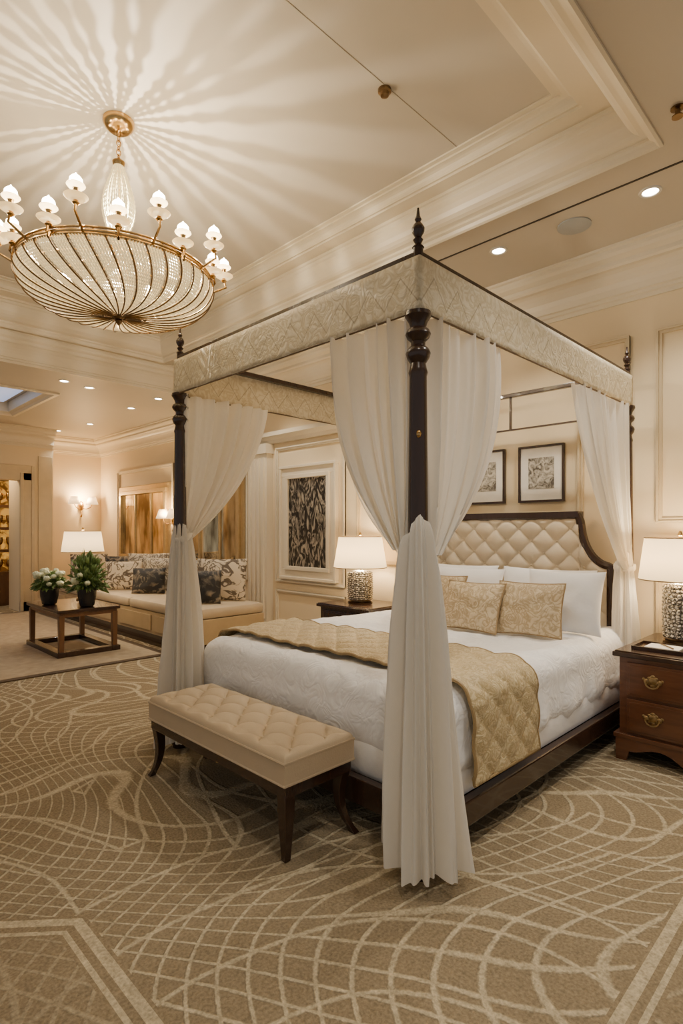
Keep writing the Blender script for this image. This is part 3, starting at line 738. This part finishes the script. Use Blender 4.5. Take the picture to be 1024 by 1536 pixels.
DAM=pattern_mat('silver_damask_cushion',C(110,97,80),C(190,176,152),'damask',9,0.5,bump=0.2,thr=0.3,soft=0.12)
BLK=pattern_mat('floral_black_cushion',C(34,31,29),C(136,122,102),'noise',8,0.6,bump=0.1,thr=0.56,soft=0.08)
gz='cushions on the window seat'
for (m,lab,x,y,w,h,yw) in ((ZEB,'brown and cream scrollwork',3.62,5.62,0.60,0.50,0.75),(BLK,'black and silver floral',3.34,5.52,0.38,0.38,0.8),(DAM,'silver damask',3.74,6.2,0.55,0.46,0.8),
   (DAM,'silver damask',3.66,7.0,0.58,0.46,0.95),(BLK,'black and silver floral',3.36,6.9,0.42,0.34,0.9),(DAM,'silver damask',3.74,7.65,0.60,0.50,1.0),(ZEB,'brown and cream scrollwork',3.34,7.6,0.50,0.40,1.0),(BLK,'black and silver floral',3.66,8.4,0.50,0.44,1.0),(ZEB,'brown and cream scrollwork',3.40,9.0,0.55,0.46,1.1)):
    pillow('cushion',lab+' cushion propped upright on window seat','cushion',(x,y,0.525),w,h,0.14,0.22,yw,m,gz,pin=0.04)
# ---------------------------------------------------------------- sconces
def sconce(label,x,y,z,ax):
    e=thing('wall_sconce',label,'wall lamp',(x,y,z),'wall sconces')
    dx,dy=ax; sx,sy=-dy,dx
    P=lambda o,s,h:(x+dx*o+sx*s,y+dy*o+sy*s,z+h)
    g=G(); g.sphere(P(0.02,0,0),0.05,(1,1,1.8),12); g.tube([P(0.03,0,-0.1),P(0.06,0,-0.16),P(0.02,0,-0.2)],[0.012,0.01,0.02],8)
    for s in(-1,1): g.tube([P(0.03,0,-0.02),P(0.10,s*0.06,-0.06),P(0.13,s*0.13,-0.03),P(0.13,s*0.16,0.03)],0.008,8)
    g.make('bracket',BRASS,e)
    for s in(-1,1):
        c=P(0.13,s*0.16,0)
        G().lathe(c[0],c[1],[(0.11,z+0.03),(0.06,z+0.17)],24,cap=False).make('shade',SHADE,e,solid=0.003)
        G().sphere((c[0],c[1],z+0.10),0.02,(1,1,1.6),10).make('bulb',BULB,e)
    c=P(0.16,0,0.14); light('POINT','sconce_light',c,42,size=0.06,parent=e,col=(1,0.68,0.34))
sconce('brass two-arm wall sconce with glowing cream shades',3.97,10.89,1.80,(0,-1))
sconce('added brass two-arm sconce standing in for a mirror reflection',4.34,7.98,1.5,(-1,0))  # added in place of a sconce reflected in the mirror
# ---------------------------------------------------------------- coffee table
tx0,tx1,ty0,ty1=2.02,2.68,6.17,7.22
ct=thing('coffee_table','wooden coffee table with dark top and open base frame','table',((tx0+tx1)/2,(ty0+ty1)/2,0.016))
G().box(tx0,tx1,ty0,ty1,0.475,0.51).make('top',WOOD,ct,smooth=False,bevel=0.006,label='dark lacquered top')
G().box(tx0+0.03,tx1-0.03,ty0+0.03,ty1-0.03,0.43,0.475).make('apron',WOODM,ct,smooth=False)
for x in(tx0+0.05,tx1-0.05):
    for y in(ty0+0.05,ty1-0.05):
        g=G(); sq(g,[(x,y,0.45),(x,y,0.06)],[0.028,0.024]); g.make('leg',WOODM,ct,smooth=False,bevel=0.003)
g=G(); g.box(tx0,tx0+0.09,ty0,ty1,0.016,0.07); g.box(tx1-0.09,tx1,ty0,ty1,0.016,0.07); g.box(tx0+0.09,tx1-0.09,ty0,ty0+0.09,0.016,0.07); g.box(tx0+0.09,tx1-0.09,ty1-0.09,ty1,0.016,0.07)
g.make('base_frame',WOOD,ct,smooth=False,bevel=0.004)
G_LEAF=M('green_leaf',C(98,122,60),0.5,var=0.5,vscale=15)
PETAL=M('hydrangea_petal',C(218,222,188),0.7,var=0.2,vscale=30,bump=0.6,bscale=80)
def plant(label,x,y,z,h,R,nl,nb,tall):
    e=thing('flower_arrangement',label,'flowers',(x,y,z))
    G().lathe(x,y,[(0.06,z),(0.075,z+0.01),(0.095,z+h*0.6),(0.1,z+h),(0.09,z+h),(0.08,z+h-0.03)],28).make('vase',BLACKV,e)
    g=G()
    for k in range(nl):
        a=random.random()*2*pi; el=random.uniform(-0.15,1.5); r=R*random.uniform(0.5,1.3 if tall else 1.15)
        d=Vector((math.cos(a)*math.cos(el),math.sin(a)*math.cos(el),math.sin(el)*(1.0 if not tall else 1.75)))
        b=Vector((x,y,z+h+0.02)); tip=b+d*r; base=b+d*(r-0.09)
        sd=d.cross(Vector((random.random()-0.5,random.random()-0.5,random.random()-0.5))).normalized()*random.uniform(0.014,0.03)
        mid=(base+tip)/2+Vector((0,0,0.012))
        g.add([base,mid+sd,tip-Vector((0,0,0.02)),mid-sd],[(0,1,2,3)])
        if k%3==0: g.tube([b-Vector((0,0,0.05)),(b+base)/2+Vector((0,0,0.01)),base],0.0025,4)
    g.make('foliage',G_LEAF,e,solid=0.0015)
    for k in range(nb):
        a=2*pi*k/nb*1.618*2; el=random.uniform(0.1,1.4); r=R*random.uniform(0.75,1.05)
        c=(x+math.cos(a)*math.cos(el)*r,y+math.sin(a)*math.cos(el)*r,z+h+0.03+math.sin(el)*r*(1 if not tall else 1.2))
        sdv=random.random()*20; rad=random.uniform(0.025,0.042)
        G().sphere(c,rad,(1,1,0.85),20,disp=lambda d:1+0.35*noise.noise(d*4+Vector((sdv,0,0)))+0.25*noise.noise(d*9)).make('blossom',PETAL,e,ang=180)
plant('white hydrangeas in black vase on coffee table',2.14,6.80,0.512,0.17,0.19,300,24,False)
plant('tall leafy green arrangement in black vase on coffee table',2.38,6.34,0.512,0.19,0.20,420,6,True)
# ---------------------------------------------------------------- chandelier
cx,cy,cz=1.349,3.13,2.76
ch=thing('chandelier','large brass chandelier with crystal bead bowl and candle lights','chandelier',(cx,cy,3.66))
R=0.515
G().lathe(cx,cy,[(0.0,3.60),(0.05,3.605),(0.075,3.625),(0.085,3.645),(0.085,3.66)],32).make('ceiling_rose',BRASS,ch)
for k in range(7):
    z=3.60-k*0.026; a=(k%2)*pi/2
    G().tube([(cx+0.012*math.cos(q*pi/5)*math.cos(a),cy+0.012*math.cos(q*pi/5)*math.sin(a),z-0.012+0.018*math.sin(q*pi/5)) for q in range(10)],0.0035,5,True).make('chain_link',BRASS,ch)
CRY=M('crystal_beads',C(244,222,180),0.14,0.5,var=0.5,vscale=110,emis=0.7,ecol=C(255,216,154))  # beads emit a little, lamplight caught in the crystal painted in
g=G(); nc=34
for k in range(nc):
    a=2*pi*(k+random.uniform(-0.3,0.3))/nc; pts=[];rr=[]
    for i in range(37):
        t=i/36; r=0.018+0.088*math.sin(pi*t**0.9)*(0.3+0.9*t); pts.append((cx+r*math.cos(a),cy+r*math.sin(a),3.43-0.45*t)); rr.append(0.0055*(0.55+0.6*(i%2)))
    g.tube(pts,rr,5)
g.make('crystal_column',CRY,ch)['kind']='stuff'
G().lathe(cx,cy,[(0.006,2.6),(0.01,2.7),(0.012,2.93),(0.03,2.94),(0.04,2.945),(0.03,2.95),(0.006,2.97),(0.006,3.37),(0.03,3.41),(0.035,3.43),(0.012,3.45)],14).make('stem',BRASS,ch)
g=G()
for z,r,t in((cz-0.004,R,0.009),(cz+0.030,R,0.006),(cz+0.013,R-0.004,0.009)):
    g.tube([(cx+r*math.cos(2*pi*k/72),cy+r*math.sin(2*pi*k/72),z) for k in range(72)],t,8,True)
g.make('ring',BRASS,ch)
def bowl(t):
    a=t*pi/2; r=R*math.cos(a)**0.7 if t<1 else 0; z=cz-0.20*math.sin(a)**0.95
    return max(r,0.025),z
g=G()
for k in range(36):
    a=2*pi*k/36
    g.tube([(cx+(bowl(i/24)[0]+0.010)*math.cos(a+0.3*i/24),cy+(bowl(i/24)[0]+0.010)*math.sin(a+0.3*i/24),bowl(i/24)[1]-0.008) for i in range(25)],0.0042,6)
g.make('bowl_ribs',BRONZE,ch)
g=G()
for k in range(216):
    if k%6==0: continue
    a=2*pi*k/216; n=48
    g.tube([(cx+bowl(i/n)[0]*math.cos(a+0.3*i/n),cy+bowl(i/n)[0]*math.sin(a+0.3*i/n),bowl(i/n)[1]) for i in range(n+1)],[0.0082*(0.5+0.55*(i%2))*(1-0.6*(i/n)**1.5) for i in range(n+1)],5)
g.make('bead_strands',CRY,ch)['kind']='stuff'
for k in range(10):
    a=2*pi*(k+0.5)/10
    G().tube([(cx+0.02*math.cos(a),cy+0.02*math.sin(a),2.945),(cx+0.3*math.cos(a),cy+0.3*math.sin(a),2.87),(cx+R*math.cos(a),cy+R*math.sin(a),cz+0.02)],0.005,5).make('stay',BRASS,ch)
G().lathe(cx,cy,[(0.05,2.575),(0.055,2.565),(0.03,2.55),(0.018,2.54),(0.02,2.53),(0.01,2.515),(0.002,2.505)],20).make('bottom_finial',BRONZE,ch)
GLS=M('frosted_glass',C(250,236,208),0.25,emis=0.9,ecol=C(255,214,150),transl=0.4)
def candle(r,dz):
    g=G()
    zc=cz+dz
    g.tube([(cx+R,cy,cz+0.01),(cx+(R+r)/2+0.01,cy,zc-0.05),(cx+r+0.012,cy,zc-0.03),(cx+r,cy,zc+0.03)],0.0065,6)
    g.lathe(cx+r,cy,[(0.008,zc+0.0),(0.018,zc+0.01),(0.01,zc+0.02),(0.012,zc+0.03),(0.012,zc+0.075),(0.016,zc+0.08),(0.01,zc+0.085)],12)
    arm=g.make('candle_arm',BRASS,ch)
    cup=G().lathe(cx+r,cy,[(0.012,zc+0.022),(0.035,zc+0.026),(0.052,zc+0.038),(0.054,zc+0.041),(0.035,zc+0.032)],20,cap=False).make('drip_cup',GLS,arm)
    bl_=G().lathe(cx+r,cy,[(0.010,zc+0.085),(0.024,zc+0.095),(0.030,zc+0.108),(0.028,zc+0.122),(0.018,zc+0.134),(0.007,zc+0.142),(0.002,zc+0.15)],14).make('bulb',BULB,arm)
    sh_=G().lathe(cx+r,cy,[(0.014,zc+0.078),(0.034,zc+0.083),(0.042,zc+0.092),(0.040,zc+0.096)],16,cap=False).make('glass_collar',GLS,arm)
    return (arm,cup,bl_,sh_)
def ringof(tmpl,n,ph):
    for k in range(n):
        if k==0: o4=list(tmpl)
        else:
            ar=tmpl[0].copy(); link(ar); ar.parent=ch; o4=[ar]
            for q in tmpl[1:]:
                c=q.copy(); link(c); c.parent=ar; o4.append(c)
        o4[0].rotation_euler=(0,0,2*pi*(k+ph)/n)
ringof(candle(R+0.075,0.085),10,0.35)
ringof(candle(R+0.01,0.03),10,0.85)
for k in range(7):
    a=2*pi*(k+0.3)/7
    light('POINT','candle_light',(cx+(R+0.085)*math.cos(a),cy+(R+0.085)*math.sin(a),cz+0.31),5.5,size=0.02,parent=ch,col=(1,0.86,0.66))
light('POINT','added_streak_light',(cx+0.025,cy-0.02,3.10),60,size=0.002,parent=ch,col=(1,0.87,0.69))  # added lamp inside the column, throws strand shadows as streaks on the ceiling
light('POINT','bowl_fill_light',(cx+0.15,cy,2.80),9,size=0.03,parent=ch,col=(1,0.82,0.56))  # added fill lamp inside the bowl, brightens the bead strands
# ---------------------------------------------------------------- ceiling fittings
def dl(x,y,z,w,r=0.045,label='round recessed ceiling downlight with white trim'):
    e=thing('recessed_downlight',label,'downlight',(x,y,z),'recessed downlights')
    G().grid(32,4,lambda a,b:(x+(r+[0.018,0.014,0,-0.004][round(b*3)])*math.cos(2*pi*a),y+(r+[0.018,0.014,0,-0.004][round(b*3)])*math.sin(2*pi*a),z-[0.0,0.006,0.006,0][round(b*3)]),cu=True).make('trim_ring',CHROME,e)
    G().lathe(x,y,[(r,z-0.002),(r,z-0.001)],24).make('lens',LENS,e)
    light('SPOT','spot',(x,y,z-0.03),w,size=0.05,parent=e,spot=100,col=(1,0.91,0.78))
for v in(1.05,2.04,3.9,5.2): dl(3.63,v,3.35,74)
for v in(-0.6,): dl(3.63,v,3.35,55)  # unseen downlight added for overall light
for u in(2.4,0.9,-0.6): dl(u,0.45,3.35,62)  # unseen downlights added around the camera to light carpet and bed front
for x,y in((2.28,6.75),(2.6,6.85),(3.45,6.8),(3.45,7.6),(3.5,9.2),(3.35,10.2)): dl(x,y,zl,22)
sp=thing('ceiling_speaker','round grey ceiling speaker grille','speaker',(3.68,1.52,3.35))
G().lathe(3.68,1.52,[(0.105,3.349),(0.105,3.342),(0.095,3.34),(0.0,3.338)],40).make('grille',M('grey_grille',C(176,178,176),0.6,bump=0.6,bscale=300),sp)
sd=thing('smoke_detector','small round bronze smoke detector on ceiling','smoke detector',(2.24,1.92,3.66))
G().lathe(2.24,1.92,[(0.035,3.663),(0.035,3.65),(0.025,3.645),(0.022,3.63),(0.01,3.625)],24).make('housing',BRONZE,sd)
sk=thing('sprinkler_head','small dark ceiling sprinkler head','sprinkler',(3.0,0.75,3.35))
G().lathe(3.0,0.75,[(0.03,3.352),(0.03,3.344),(0.012,3.34),(0.012,3.315),(0.025,3.31),(0.025,3.305)],20).make('head',BRONZE,sk)
# ---------------------------------------------------------------- world
w=bpy.data.worlds.new('world'); sc.world=w; w.use_nodes=True
w.node_tree.nodes['Background'].inputs[0].default_value=(1,0.96,0.91,1); w.node_tree.nodes['Background'].inputs[1].default_value=0.36
